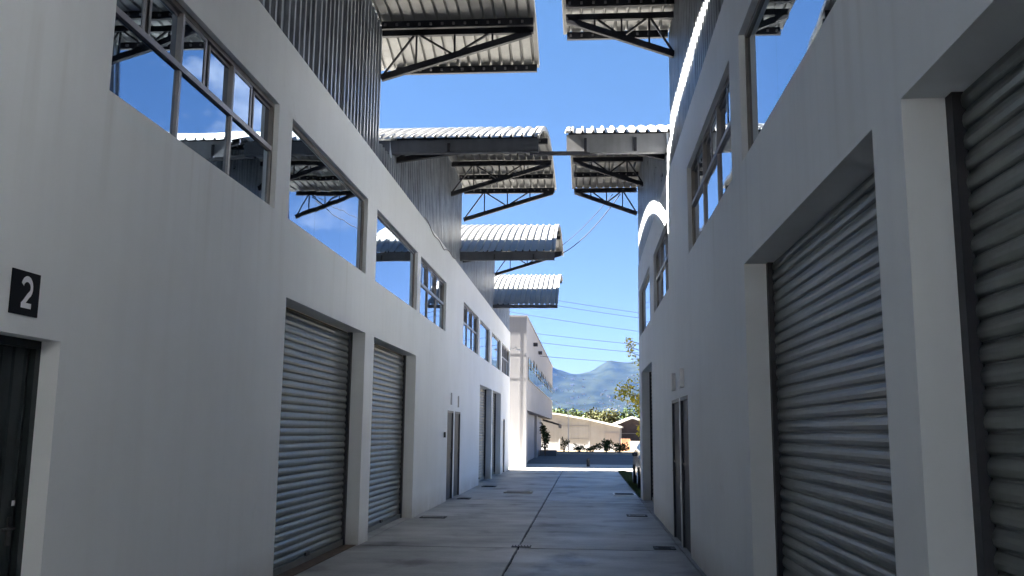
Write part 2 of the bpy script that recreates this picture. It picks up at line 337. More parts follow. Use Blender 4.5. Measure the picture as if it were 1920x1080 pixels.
class Vault:
    def __init__(s, eave, far, ze=6.27, zt=8.05, sa=6.8, k2=0.012):
        s.e, s.f, s.zt, s.sa, s.k, s.k2 = eave, far, zt, sa, (zt-ze)/sa**2, k2
    def z(s, y):
        t = y-s.e
        return s.zt-(s.k*(s.sa-t)**2 if t < s.sa else s.k2*(t-s.sa)**2)
    def n(s, y):
        t = y-s.e; m = 2*s.k*(s.sa-t) if t < s.sa else -2*s.k2*(t-s.sa)
        L = sqrt(1+m*m); return (-m/L, 1/L)
def canopy(parent, v, xw, xo, xin, side, fascia_h=0.3, fmat='fascia', trusses=(), purlins=(), ymax=None, posts=()):
    """v vault profile; xw wall plane, xo outer tip over the alley, xin inner end over the building"""
    ymax = ymax or v.f
    f = MB()
    xi = xw-(0.9 if xo > xin else -0.9)
    a, b = min(xi, xo), max(xi, xo)
    f.box(a, b, v.e+0.02, v.e+0.035, v.z(v.e)-fascia_h-0.03, v.z(v.e)-0.03)
    f.box(a, b, v.e+0.035, v.e+0.13, v.z(v.e)-fascia_h-0.045, v.z(v.e)-fascia_h-0.03)
    f.box(a, b, v.e+0.035, v.e+0.11, v.z(v.e)-0.05, v.z(v.e)-0.03)
    root = f.build('roof_canopy', fmat, parent)
    for px in posts:
        MB().box(px-0.022, px+0.022, v.e-0.012, v.e+0.018, v.z(v.e)-fascia_h-0.03, v.z(v.e)-0.10).build('fascia_cleat', 'black', root)
    # sheets: six ribs wide
    w = 0.18*6; step = 1 if xo > xin else -1
    x = xo; n = 0
    segs = 18
    YY = [v.e-0.06+(ymax-v.e+0.06)*i/segs for i in range(segs+1)]
    while (x-xin)*step > 0.05:
        x2 = x-step*w
        pr = ribs(min(x, x2), max(x, x2), 0.18, 0.046, 0.022, 0.014)
        pr = [(pr[0][0]-0.03, 0.0)]+pr[1:]      # side lap under the neighbour
        mb = MB(); base = 0
        off = random.uniform(-0.003, 0.003); ye = random.uniform(-0.015, 0.015)
        for i, y in enumerate(YY):
            ny, nz = v.n(y); yy = y+(ye if i in (0, segs) else 0)
            for (px, h) in pr:
                mb.v.append((px, yy+ny*(h+off), v.z(y)+nz*(h+off)))
        k = len(pr)
        for i in range(segs):
            for j in range(k-1):
                mb.f.append((i*k+j, i*k+j+1, (i+1)*k+j+1, (i+1)*k+j))
        mb.build('roof_panel', 'roof', root)
        x = x2
    # edge flashing at the outer end
    fl = MB()
    for i in range(segs):
        y, y2 = YY[i], YY[i+1]
        p = lambda q, dz, dx: (xo+step*dx, q, v.z(q)+dz)
        fl.quad(p(y, 0.04, 0.012), p(y2, 0.04, 0.012), p(y2, -0.045, 0.012), p(y, -0.045, 0.012))
        fl.quad(p(y, 0.04, 0.012), p(y2, 0.04, 0.012), p(y2, 0.04, -0.05), p(y, 0.04, -0.05))
    fl.build('edge_flashing', 'roof', root)
    for y in purlins:
        z = v.z(y)-0.075
        pm = MB().box(min(xw, xo)+0.03, max(xw, xo)-0.03, y-0.03, y+0.03, z-0.06, z+0.06)
        pm.build('purlin', 'black', root)
        # cleats that show as little teeth
        cl = MB(); nx = int(abs(xw-xo)/0.18)
        for i in range(nx):
            cx = min(xw, xo)+0.09+i*0.18
            cl.cbox((cx, y-0.045, z-0.005), (0.035, 0.03, 0.035))
        tag(cl.build('roof_fixing', 'alu_light', root), kind='stuff')
    for (y, drop, cw) in trusses:
        z = v.z(y)-0.10; L = xo-xw; q = lambda t, zz: (xw+L*t, y, zz)
        bot = lambda t: z-drop*(1-t)-0.02
        mb = MB()
        mb.bar(q(0.0, z), q(0.985, z), 0.07, cw, (0, 0, 1)); mb.bar(q(0.0, bot(0)), q(0.97, bot(0.97)), 0.07, cw, (0, 0, 1))
        for t in (0.225, 0.475, 0.72): mb.bar(q(t, z), q(t, bot(t)), 0.028)
        for t, t2 in ((0.01, 0.215), (0.465, 0.235), (0.485, 0.71)):
            mb.bar(q(t, bot(t)+0.03), q(t2, z-0.02), 0.032)
        mb.build('bracket_truss', 'black', root)
    return root

# ------------------------------------------------------------------ building components
def shutter(parent, side, X, y0, y1, h, pitch=0.09, joined=False, rust=False):
    """roller shutter on plane X between y0,y1"""
    mb = MB()
    for ya, yb in ((y0, y0+0.07), (y1-0.07, y1)):
        mb.box(min(X, X+side*0.05), max(X, X+side*0.05), ya, yb, 0.0, h)
    mb.box(min(X-side*.02, X-side*0.035), max(X-side*.02, X-side*0.035), y0, y1, 0.0, h)
    root = mb.build('roller_shutter', 'black', parent)
    bb = MB(); bb.box(min(X-side*.01, X+side*.035), max(X-side*.01, X+side*.035), y0+0.071, y1-0.071, 0.012, 0.085)
    bb.build('bottom_bar', 'shutter', root)
    MB().box(min(X, X+side*.2), max(X, X+side*.2), y0, y1, 0.0, 0.008).build('threshold', 'rust' if rust else 'concrete', root)
    yl = (y0+y1)/2
    MB().box(min(X+side*.036, X+side*.06), max(X+side*.036, X+side*.06), yl-0.07, yl+0.07, 0.09, 0.13).build('lock', 'iron', root)
    n = int((h-0.085)/pitch)+1
    prof = [(t*pitch, d) for t, d in ((0, -.006), (.05, .003), (.14, .010), (.40, .014), (.62, .011), (.84, .000), (.90, -.008), (1.0, -.008))]
    L = y1-y0-0.13
    def slatmb(z):
        s = MB()
        for i in range(len(prof)-1):
            (a, da), (b, db) = prof[i], prof[i+1]
            s.quad((X+side*da, y0+0.065, z+a), (X+side*da, y0+0.065+L, z+a), (X+side*db, y0+0.065+L, z+b), (X+side*db, y0+0.065, z+b))
        return s
    if joined:
        mb = MB()
        for k in range(n):
            s = slatmb(0.085+k*pitch); b = len(mb.v); mb.v += s.v; mb.f += [tuple(b+i for i in f) for f in s.f]
        tag(mb.build('slat_curtain', 'shutter', root, smooth=False), kind='stuff')
    else:
        me = slatmb(0.0).mesh('slat', 'shutter', False)
        for k in range(n):
            z = 0.085+k*pitch
            if z > h-0.03: break
            o = inst('slat', me, root, (random.uniform(-.002, .002), 0, z), (0, random.uniform(-0.012, 0.012), 0)) if False else inst('slat', me, root, (random.uniform(-.0015, .0015), 0, z))
    return root
def window(parent, side, X, y0, y1, z0, z1, style):
    """style 'grid': three bays under sliding lights; 'fixed': three butt-jointed panes; 'plain' small"""
    t = 0.045; d = 0.05
    def bx(mb, a, b, c, e, dd=d, off=0.0):
        mb.box(min(X+side*off, X+side*(off-dd)), max(X+side*off, X+side*(off-dd)), a, b, c, e)
    fr = MB()
    bx(fr, y0, y0+t, z0, z1); bx(fr, y1-t, y1, z0, z1); bx(fr, y0+t, y1-t, z0, z0+0.03); bx(fr, y0+t, y1-t, z1-t, z1)
    root = fr.build('window', 'alu', parent)
    bk = MB(); bx(bk, y0+0.01, y1-0.01, z0+0.01, z1-0.01, 0.02, -0.16); bk.build('room_shade_panel', 'dark', root)  # black panel paints the unlit room's shade behind the sash gaps
    def pane(a, b, c, e, off, m='glass'):
        w = random.uniform(-0.0022, 0.0022); w2 = random.uniform(-0.0022, 0.0022); p = MB(); x = X+side*off
        p.box(-0.004, 0.004, a, b, c, e)
        o = p.build('pane', m, root); ym, zm = (a+b)/2, (c+e)/2
        for vv in o.data.vertices: vv.co.y -= ym; vv.co.z -= zm
        o.location = (x, ym, zm); o.rotation_euler = (0, w, w2)
    n = 3; bw = (y1-y0-2*t)/n
    if style == 'grid':
        zt = z0+(z1-z0)*0.555
        tr = MB(); bx(tr, y0+t, y1-t, zt-0.024, zt+0.024, 0.06, 0.010); tr.build('transom', 'alu_light', root)
        for i in range(1, n):
            yc = y0+t+bw*i
            mu = MB(); bx(mu, yc-0.018, yc+0.018, z0+0.03, zt-0.03, 0.06, 0.006); bx(mu, yc-0.018, yc+0.018, zt+0.03, z1-t, 0.06, 0.006); mu.build('mullion', 'alu_light', root)
        for i in range(n):
            a = y0+t+bw*i+(0.022 if i else 0); b = y0+t+bw*(i+1)-(0.022 if i < n-1 else 0)
            pane(a, b, z0+0.03, zt-0.03, -0.022)
            m_ = (a+b)/2; gap = 0.055
            pane(a+0.0, m_-gap, zt+0.03, z1-t, -0.018); pane(m_+gap, b, zt+0.03, z1-t, -0.045)
            st = MB(); bx(st, m_-gap-0.03, m_-gap+0.005, zt+0.03, z1-t, 0.03, -0.006); bx(st, m_+gap, m_+gap+0.03, zt+0.03, z1-t, 0.03, -0.032)
            bx(st, a, m_-gap-0.03, z1-t-0.028, z1-t, 0.03, -0.006); bx(st, m_+gap+0.03, b, z1-t-0.028, z1-t, 0.03, -0.032)
            st.build('sash', 'alu_light', root)
    else:
        for i in range(n):
            a = y0+t+bw*i+0.002; b = y0+t+bw*(i+1)-0.002
            pane(a, b, z0+0.03, z1-t, -0.022)
    return root
def steel_door(parent, side, X, y0, y1, h, material, handle_y=None):
    mb = MB(); t = 0.05
    mb.box(min(X, X+side*.04), max(X, X+side*.04), y0, y0+t, 0, h); mb.box(min(X, X+side*.04), max(X, X+side*.04), y1-t, y1, 0, h)
    mb.box(min(X, X+side*.04), max(X, X+side*.04), y0+t, y1-t, h-t, h)
    root = mb.build('door', material, parent)
    lf = MB(); pr = ribs(y0+t, y1-t, 0.115, 0.012, 0.07, 0.012)
    for i in range(len(pr)-1):
        (a, ha), (b, hb) = pr[i], pr[i+1]
        lf.quad((X+side*ha, a, 0.01), (X+side*hb, b, 0.01), (X+side*hb, b, h-t), (X+side*ha, a, h-t))
    lf.build('leaf', material, root)
    hy = handle_y if handle_y is not None else y1-t-0.07
    hd = MB(); x = X+side*0.05
    hd.tube([(X, hy, 1.02), (x, hy, 1.02), (x, hy-0.11, 1.02)], 0.009); hd.cbox((X+side*0.012, hy, 1.0), (0.02, 0.035, 0.16))
    hd.build('handle', 'iron', root)
    MB().cbox((X+side*0.02, hy, 1.16), (0.02, 0.03, 0.03)).build('lock', 'chrome', root)
    return root

# ================================================================== LEFT BUILDING
SILL, HEAD = 3.83, 4.95
lw = [('grid', 5.56, 8.84), ('fixed', 9.27, 12.76), ('fixed', 13.37, 16.80), ('grid', 17.15, 20.42), ('grid', 23.43, 26.82), ('fixed', 27.25, 30.1), ('fixed', 30.8, 34.1), ('grid', 34.6, 38.2)]
lw0 = [('fixed', -2.8, 0.4), ('fixed', 0.7, 4.1), ('grid', -6.2, -3.0), ('fixed', -10, -6.6)]
lg = [(9.34, 12.87), (13.43, 16.87), (27.4, 30.95), (31.3, 34.35)]
lg0 = [(0.0, 3.5), (-4.6, -1.1), (-8.8, -5.2)]
ld = [(4.40, 5.25), (20.98, 21.98), (22.16, 23.2), (35.4, 36.2)]
LEFT_END = 38.4; PZ = 5.74
left = empty('warehouse_row', (-6, 10, 0), 'long white warehouse row on the left with corrugated cladding and four curved roof canopies', 'building')
left.location = (0, 0, 0)
ops = [(a, b, SILL, HEAD, 0.10) for _, a, b in lw+lw0]+[(a, b, 0.0, 2.985, 0.235) for a, b in lg+lg0]
ops += [(4.40, 5.25, 0.0, 2.11, 0.16)]+[(a, b, 0.0, 2.06, 0.045) for a, b in ld[1:]]
wm = wall_mesh(+1, -20, LEFT_END, PZ, ops, X=XL, thick=0.6)
wm.quad((XL, LEFT_END, 0), (-13, LEFT_END, 0), (-13, LEFT_END, PZ), (XL, LEFT_END, PZ))
wm.quad((XL, -20, 0), (-13, -20, 0), (-13, -20, PZ), (XL, -20, PZ)); wm.quad((-13, -20, 0), (-13, LEFT_END, 0), (-13, LEFT_END, PZ), (-13, -20, PZ))
wm.quad((XL-0.6, -20, PZ-0.01), (-13, -20, PZ-0.01), (-13, LEFT_END, PZ-0.01), (XL-0.6, LEFT_END, PZ-0.01))
wm.build('wall', 'plaster', left)
for st, a, b in lw+lw0: window(left, +1, XL-0.055, a, b, SILL, HEAD, st)
for i, (a, b) in enumerate(lg+lg0): shutter(left, +1, XL-0.235, a, b, 2.985, joined=(i in (2, 3) or i > 3), rust=(i == 0))
steel_door(left, +1, XL-0.16, 4.40, 5.25, 2.11, 'door')
for a, b in ld[1:]: steel_door(left, +1, XL-0.045, a, b, 2.06, 'door_blue')
CL = XL-0.075
lv = {'A': Vault(5.60, 14.5, k2=0.09), 'B': Vault(14.4, 23.6, ze=6.42), 'C': Vault(22.72, 32.6, ze=6.17), 'D': Vault(31.2, 38.6, ze=5.98, zt=7.98), 'Z': Vault(-3.0, 12.0, k2=0.0), 'Y': Vault(-11.6, -2.4)}
lend = {'A': 13.55, 'B': 22.95, 'C': 31.75, 'D': 38.38, 'Z': 5.56, 'Y': -3.2, 'X': -11.8}
start = {'A': 5.56, 'B': 13.55, 'C': 22.95, 'D': 31.75, 'Z': -3.2, 'Y': -11.8, 'X': -20.0}
for k, v in lv.items():
    y = start[k]
    n = max(1, round((lend[k]-y)/1.08)); w = (lend[k]-y)/n
    for i in range(n):
        a, b = y+i*w, y+(i+1)*w
        f = lambda q, v=v, k=k: max(PZ+0.25, (v.z(max(q, v.e))-0.03)) if q >= v.e-0.01 else max(v.z(v.e)-0.35, PZ+0.1)
        clad_panel(left, +1, CL, a, b, PZ-0.03, f)
canopy(left, lv['A'], CL+0.04, -0.755, -9.4, +1, 0.3, trusses=[(9.5, 0.72, 0.10), (13.47, 0.72, 0.105)], purlins=(7.6, 9.62, 11.6, 13.3, 14.42))
canopy(left, lv['B'], CL+0.04, -0.755, -9.4, +1, 0.21, trusses=[(14.75, 0.32, 0.085), (21.0, 0.72, 0.10), (23.36, 0.74, 0.105)], purlins=(16.4, 18.8, 21.06, 22.2, 23.36), posts=(-2.25,))
canopy(left, lv['C'], CL+0.04, -0.765, -9.4, +1, 0.2, trusses=[(23.3, 0.35, 0.085), (28.5, 0.7, 0.09), (31.85, 0.74, 0.10)], purlins=(25, 27.2, 29.6, 31.9), posts=(-2.3, -1.3))
canopy(left, lv['D'], CL+0.04, -0.94, -9.4, +1, 0.1, trusses=[(32.2, 0.35, 0.09), (36.5, 0.7, 0.09)], purlins=(34, 36.6, 38.3))
canopy(left, lv['Z'], CL+0.04, -0.755, -9.4, +1, 0.3, trusses=[(2.0, 0.72, 0.10), (5.25, 0.72, 0.1)], purlins=(0.5, 2.1, 4.2, 6.1))  # out of view; far overhang stretched to block sun from the right wall
for k in lv:   # closing gable under each high edge, behind the cladding
    v = lv[k]; e = lend[k]-0.05
    MB().quad((CL-0.03, e, PZ), (-9.4, e, PZ), (-9.4, e, v.z(e)-0.05), (CL-0.03, e, v.z(e)-0.05)).build('gable_sheet', 'galv', left)
# small fittings on the left wall
MB().cbox((XL+0.02, 20.5, 1.5), (0.04, 0.09, 0.12)).build('bell_box', 'iron', left)
lamp = MB().tube([(XL, 38.2, 5.0), (XL+0.25, 38.2, 5.12), (XL+0.34, 38.2, 5.05)], 0.02); lamp.cbox((XL+0.38, 38.2, 5.0), (0.2, 0.14, 0.07))
lamp.build('wall_lamp', 'lamp_glass', left)
cb = MB(); pts = []
for i in range(25):
    t = i/24; y = 17.3+t*4.4
    pts.append((XL+0.02, y, PZ+0.02-0.12*sin(pi*t)*(1 if t < .6 else .7)+0.03*sin(t*19)))
cb.tube(pts, 0.008, 5)
tag(cb.build('cable', 'black'), 'loose black cable sagging along the top edge of the left wall', 'cable')

# ================================================================== RIGHT BUILDING
RSILL, RHEAD = 3.93, 5.10; RPZ = 5.80
rw = [('fixed', 4.3, 7.76), ('grid', 8.3, 11.9), ('grid', 14.8, 17.95), ('fixed', 19.1, 22.65)]
rw0 = [('fixed', 0.2, 3.7), ('grid', -3.9, -0.4), ('fixed', -8, -4.5)]
rg = [(0.35, 3.88), (4.28, 7.82), (18.85, 22.25)]; rg0 = [(-4.2, -0.7), (-8.8, -5.2)]
rd = [(12.35, 13.38), (13.52, 14.68)]
R_END = 23.15
right = empty('warehouse_row', (0, 0, 0), 'tall white warehouse on the right with wide roller shutters and dark blue cladding above', 'building')
ops = [(a, b, RSILL, RHEAD, 0.10) for _, a, b in rw+rw0]+[(a, b, 0.0, 3.04, 0.235) for a, b in rg+rg0]+[(a, b, 0.0, 2.10, 0.045) for a, b in rd]
wm = wall_mesh(-1, -20, R_END, RPZ, ops, X=XR, thick=0.6)
wm.quad((XR, R_END, 0), (12, R_END, 0), (12, R_END, RPZ), (XR, R_END, RPZ)); wm.quad((XR, -20, 0), (12, -20, 0), (12, -20, RPZ), (XR, -20, RPZ)); wm.quad((12, -20, 0), (12, R_END, 0), (12, R_END, RPZ), (12, -20, RPZ))
wm.quad((XR+0.6, -20, RPZ-0.01), (12, -20, RPZ-0.01), (12, R_END, RPZ-0.01), (XR+0.6, R_END, RPZ-0.01))
wm.build('wall', 'plaster', right)
for st, a, b in rw+rw0: window(right, -1, XR+0.055, a, b, RSILL, RHEAD, st)
for i, (a, b) in enumerate(rg+rg0): shutter(right, -1, XR+0.235, a, b, 3.04, joined=i > 1)
for a, b in rd: steel_door(right, -1, XR+0.045, a, b, 2.10, 'door_blue')
CR = XR+0.06
rv = {'A': Vault(5.2, 14.15, zt=8.12), 'B': Vault(14.85, 23.75, ze=6.62, zt=8.1), 'Z': Vault(-3.4, 5.8), 'Y': Vault(-12.0, -2.8)}
rend = {'A': 14.2, 'B': 23.15, 'Z': 5.6, 'Y': -3.0, 'X': -11.6}; rst = {'A': 5.6, 'B': 14.2, 'Z': -3.0, 'Y': -11.6, 'X': -20}
for k, v in rv.items():
    y = rst[k]; n = max(1, round((rend[k]-y)/1.08)); w = (rend[k]-y)/n
    for i in range(n):
        a, b = y+i*w, y+(i+1)*w
        f = lambda q, v=v: (v.z(q)-0.03) if q >= v.e-0.01 else v.z(v.e)-0.3
        clad_panel(right, -1, CR, a, b, RPZ-0.03, f, 'galv_pale')
canopy(right, rv['A'], CR-0.04, -0.305, 9.4, -1, 0.3, trusses=[(9.2, 0.72, 0.1), (13.4, 0.62, 0.10)], purlins=(7.4, 9.3, 11.4, 13.0, 14.06))
canopy(right, rv['B'], CR-0.04, -0.30, 9.4, -1, 0.31, 'fascia_light', trusses=[(15.4, 0.4, 0.09), (20.9, 0.6, 0.10), (23.6, 0.62, 0.105)], purlins=(17, 19, 21, 22.3, 23.66), posts=(0.02, 0.86))
canopy(left, lv['Y'], CL+0.04, -0.755, -9.4, +1, 0.3)
canopy(right, rv['Y'], CR-0.04, -0.305, 9.4, -1, 0.3)
canopy(right, rv['Z'], CR-0.04, -0.305, 9.4, -1, 0.3, trusses=[(1.0, 0.72, 0.1), (5.0, 0.7, 0.1)], purlins=(-1, 1.1, 3.2, 5.7))
for k in rv:
    v = rv[k]; e = rend[k]-0.05
    MB().quad((CR+0.03, e, RPZ), (9.4, e, RPZ), (9.4, e, v.z(e)-0.05), (CR+0.03, e, v.z(e)-0.05)).build('gable_sheet', 'galv', right)
# tie bar and cables between the two rows
tag(MB().bar((-0.9, 14.55, 6.17), (0.2, 14.95, 6.28), 0.05, 0.06).build('tie_bar', 'black'), 'thin black steel bar bridging the gap between left and right canopies', 'steel bar')
def wire(name, p, q, sag, label, r=0.012, group=None, n=24):
    p = Vector(p); q = Vector(q); pts = []
    for i in range(n+1):
        t = i/n; a = p.lerp(q, t); a.z -= sag*4*t*(1-t); pts.append(a)
    return tag(MB().tube(pts, r, 5).build(name, 'black'), label, 'cable', group)
wire('cable', (0.75, 23.6, 7.85), (-0.78, 31.0, 8.0), 0.10, 'upper thin cable slung from the right canopy bracket to the third left canopy', 0.010)
wire('cable', (0.95, 23.6, 7.85), (-0.78, 30.0, 7.5), 0.2, 'lower thicker cable slung from the right canopy bracket to the third left canopy', 0.014)

# ------------------------------------------------------------------ number signs
def digit2(parent, x, yc, zc, h, side=+1):
    # outline of a bold 2 as a thin extruded strip
    pts = []
    for i in range(13):
        a = radians(165-i*(205/12)); pts.append((0.5+0.36*cos(a), 0.70+0.29*sin(a)*0.98))
    pts += [(0.62, 0.42), (0.32, 0.17), (0.20, 0.09)]
    w = 0.2; L = []; R = []
    for i, p in enumerate(pts):
        a = pts[max(0, i-1)]; b = pts[min(len(pts)-1, i+1)]; d = Vector((b[0]-a[0], b[1]-a[1])).normalized()
        L.append((p[0]-d.y*w/2, p[1]+d.x*w/2)); R.append((p[0]+d.y*w/2, p[1]-d.x*w/2))
    mb = MB(); W_ = h*0.72
    P = lambda u, q, dx: (x+side*dx, yc+(u[0]-0.5)*W_, zc+(u[1]-0.5)*h)
    for i in range(len(pts)-1): mb.quad(P(L[i], 0, .004), P(L[i+1], 0, .004), P(R[i+1], 0, .004), P(R[i], 0, .004))
    mb.quad(P((0.12, 0.0), 0, .0046), P((0.90, 0.0), 0, .0046), P((0.90, 0.18), 0, .0046), P((0.12, 0.18), 0, .0046))
    return mb.build('digit', 'signwhite', parent)
sg = tag(MB().box(XL+0.001, XL+0.008, 4.72, 4.98, 2.22, 2.47).build('number_sign', 'signblack'), 'black square sign with a white number 2 above the dark door on the left', 'sign')
digit2(sg, XL+0.008, 4.855, 2.345, 0.17)
def plate(name, X, side, y, z, h, label, m, w=0.24, t=0.05):
    o = MB().box(min(X, X+side*t), max(X, X+side*t), y-w/2, y+w/2, z, z+h).build(name, m)
    return tag(o, label, 'sign', 'pale number plates above the narrow doors')
plate('number_plate', XR-0.001, -1, 12.9, 2.22, 0.26, 'pale plate above the nearer of the two narrow dark doors on the right wall', 'white')
plate('number_plate', XR-0.001, -1, 14.1, 2.23, 0.26, 'pale plate above the farther of the two narrow dark doors on the right wall', 'white')
plate('number_plate', XL+0.001, 1, 21.5, 2.2, 0.28, 'faint plate above the nearer of the two narrow dark doors on the left wall', 'fascia_light', 0.12, 0.02)
plate('number_plate', XL+0.001, 1, 22.7, 2.17, 0.28, 'faint plate above the farther of the two narrow dark doors on the left wall', 'fascia_light', 0.12, 0.02)

# ------------------------------------------------------------------ covers let into the slab
def cover(name, x0, x1, y0, y1, frame, lid, label, h=0.012, group='drain covers along the walls'):
    t = 0.035; f = MB()
    f.box(x0, x1, y0, y0+t, -0.03, h); f.box(x0, x1, y1-t, y1, -0.03, h); f.box(x0, x0+t, y0+t, y1-t, -0.03, h); f.box(x1-t, x1, y0+t, y1-t, -0.03, h)
    o = f.build(name, frame); tag(o, label, 'drain cover', group)
    l = MB(); l.box(x0+t+.004, x1-t-.004, y0+t+.004, y1-t-.004, -0.03, h-0.004)
    l.build('lid', lid, o)
    b = MB(); n = 4
    for i in range(n):
        yy = y0+t+0.03+(y1-y0-2*t-0.06)*(i+0.5)/n
        b.box(x0+t+0.03, x1-t-0.03, yy-0.008, yy+0.008, h-0.0045, h+0.001)
    b.build('lid_rib', lid, o)
    return o
cover('drain_cover', -3.05, -2.58, 16.98, 17.28, 'iron', 'concrete', 'dark drain cover beside the second roller shutter on the left')
cover('drain_cover', -3.02, -2.72, 21.7, 22.1, 'iron', 'iron', 'small dark drain cover at the foot of the two narrow left doors')
cover('drain_cover', -2.98, -2.58, 26.5, 27.0, 'iron', 'iron', 'dark drain cover just before the far pair of left shutters')
cover('drain_cover', -2.12, -1.38, 24.0, 24.6, 'concrete_pale', 'concrete', 'wide pale framed concrete cover left of the centre joint', 0.035)
cover('drain_cover', 0.72, 1.28, 23.6, 24.4, 'white', 'iron', 'white framed cover at the far right edge of the slab', 0.03)
cover('drain_cover', 0.80, 1.19, 18.0, 18.35, 'iron', 'concrete', 'dark drain cover by the right wall between the doors and the far shutter')
cover('drain_cover', 0.95, 1.25, 13.05, 13.35, 'iron', 'iron', 'dark drain cover at the foot of the two narrow right doors')
gr = MB().box(-1.03, -0.76, 13.0, 13.22, -0.03, 0.006).build('drain_grate', 'iron'); tag(gr, 'small slotted grate on the centre joint of the alley', 'drain grate')
b = MB()
for i in range(6): b.box(-1.01+i*0.042, -0.99+i*0.042, 13.02, 13.2, 0.005, 0.014)
b.build('bar', 'alu_light', gr)

# ------------------------------------------------------------------ annex beyond the left row
annex = empty('office_block', (0, 0, 0), 'pale two storey block beyond the left row with window band and recessed ground floor', 'building')
AX, AY, AH = -2.64, 41.0, 6.75
mb = MB(); mb.box(-16, AX, AY, 74, 2.55, AH); mb.box(-16, -2.64, AY, 41.9, 0, 2.55); mb.box(-16, -3.15, 41.9, 66, 0, 2.55)
mb.build('wall', 'annex', annex)
MB().box(-16.05, AX+0.04, AY-0.04, 74.05, AH, AH+0.07).build('coping', 'annex', annex)
for z in (5.05, 3.95): MB().box(-16, AX+0.004, AY-0.006, AY-0.001, z, z+0.03).build('render_groove', 'fascia_light', annex)
MB().box(AX-0.31, AX-0.30, AY-0.007, AY-0.0015, 0, AH).build('render_groove', 'fascia_light', annex)
for i in range(9):
    a = 42.2+i*3.45; f = MB(); f.box(AX-0.02, AX+0.03, a, a+3.3, 3.95, 5.0)
    w = f.build('window', 'alu', annex)
    for j in range(3): MB().box(AX+0.031, AX+0.036, a+0.08+j*1.13, a+1.12+j*1.13, 4.0, 4.6).build('pane', 'glass', w)
    for j in range(3):
        op = (i+j) % 3 == 1
        MB().box(AX+(0.031 if not op else 0.18), AX+(0.036 if not op else 0.19), a+0.08+j*1.13, a+1.12+j*1.13, 4.66, 4.95).build('vent_light', 'dark' if op else 'glass', w)  # open vents take the painted room shade
for y0, y1, m in ((42.6, 46.6, 'shed_dark'), (48.5, 56, 'shutter_blue'), (57.5, 65, 'shutter_blue')):
    MB().box(-3.2, -3.09, y0, y1, 0, 2.5).build('roller_shutter', m, annex)
for y0 in (46.8, 56.3): MB().box(-3.148, -2.95, y0, y0+0.9, 0, 2.549).build('column', 'annex', annex)
for y in (46.5, 51.5): 
    fl = MB().cbox((AX+0.12, y, 6.0), (0.2, 0.25, 0.18)); fl.bar((AX, y, 6.05), (AX+.1, y, 6.05), 0.04); fl.build('floodlight', 'black', annex)
aw = MB().prism([(-3.1, 2.5), (-1.9, 2.15), (-1.9, 2.02), (-3.1, 2.35)], 'y', 67, 74); tag(aw.build('awning', 'awning'), 'dark sloping awning at the far end of the pale block', 'awning')
MB().box(-1.93, -1.9, 67, 74, 1.85, 2.02).build('valance', 'awning', bpy.data.objects['awning'])

# ------------------------------------------------------------------ far warehouse, sheds, walls
far = empty('far_warehouse', (0, 79, 0), 'low pale warehouse with a long wall facing the alley end', 'building')
FY = 0.0; far.rotation_euler.z = radians(-4)
mb = MB(); mb.prism([(-12, 0), (2.95, 0), (2.95, 1.95), (0.3, 2.55), (-2.4, 3.0), (-12, 3.6)], 'y', FY, FY+18); mb.build('wall', 'farwall', far)
rf = MB()
pr = [(-12, 3.6), (-2.4, 3.0), (0.3, 2.55), (3.1, 1.92)]
rf.prism([(x, z+0.02) for x, z in pr]+[(x, z+0.16) for x, z in pr[::-1]], 'y', FY-0.35, FY+18.2); rf.build('roof', 'shed_roof', far)
for x in (-2.2, 0.35): MB().box(x-0.05, x+0.05, FY-0.05, FY-0.002, 0, 2.4).build('pilaster', 'farwall', far)
for z in (0.95, 2.05): MB().box(-2.14, 0.29, FY-0.03, FY-0.003, z, z+0.05).build('rail', 'fascia_light', far)
MB().box(1.75, 2.9, FY-0.06, FY-0.002, 0, 1.55).build('panel', 'annex', far)
shed = empty('gabled_shed', (0, 0, 0), 'dark gabled shed with a pale sheet roof behind the low walls', 'building')
mb = MB(); mb.prism([(2.7, 0), (6.6, 0), (6.6, 1.9), (4.3, 2.75), (2.7, 2.15)], 'y', 84.5, 98); mb.build('wall', 'shed_dark', shed)
rf = MB(); rf.prism([(2.2, 2.0), (4.3, 2.82), (7.2, 1.8), (7.2, 1.98), (4.3, 3.02), (2.2, 2.18)], 'y', 83.6, 99); rf.build('roof', 'shed_roof', shed)
MB().box(5.25, 5.32, 84.42, 84.5, 0.4, 2.2).build('downpipe', 'white', shed)
MB().box(2.9, 6.4, 84.45, 84.498, 1.45, 1.5).build('rail', 'fascia_light', shed)
tag(MB().box(3.0, 3.75, 77.2, 77.5, 0, 1.05).build('garden_wall', 'brick'), 'short terracotta coloured wall in front of the dark gabled shed', 'wall')
tag(MB().box(3.76, 5.1, 76.8, 77.1, 0, 0.85).build('garden_wall', 'white'), 'bright white low wall right of the terracotta wall', 'wall')
tag(MB().box(5.12, 14, 76.9, 77.1, 0, 0.9).build('garden_wall', 'annex'), 'long pale low wall running off behind the right hand tree', 'wall')
pole = MB().tube([(-1.3, 72, 0), (-1.3, 72, 3.2)], [0.04, 0.03], 6); po = tag(pole.build('light_pole', 'white'), 'slim pale lamp pole in front of the far warehouse wall', 'lamp pole')
MB().cbox((-1.3, 71.8, 3.22), (0.16, 0.5, 0.08)).build('lamp_head', 'white', po)
bo = tag(MB().tube([(0.14, 43.2, 0), (0.14, 43.2, 0.30), (0.14, 43.2, 0.36)], [0.08, 0.08, 0.05], 10).build('bollard', 'iron'), 'short dark bollard standing alone where the road begins', 'bollard')
MB().tube([(0.14, 43.2, 0.30), (0.14, 43.2, 0.325)], 0.088, 10).build('band', 'fascia', bo)

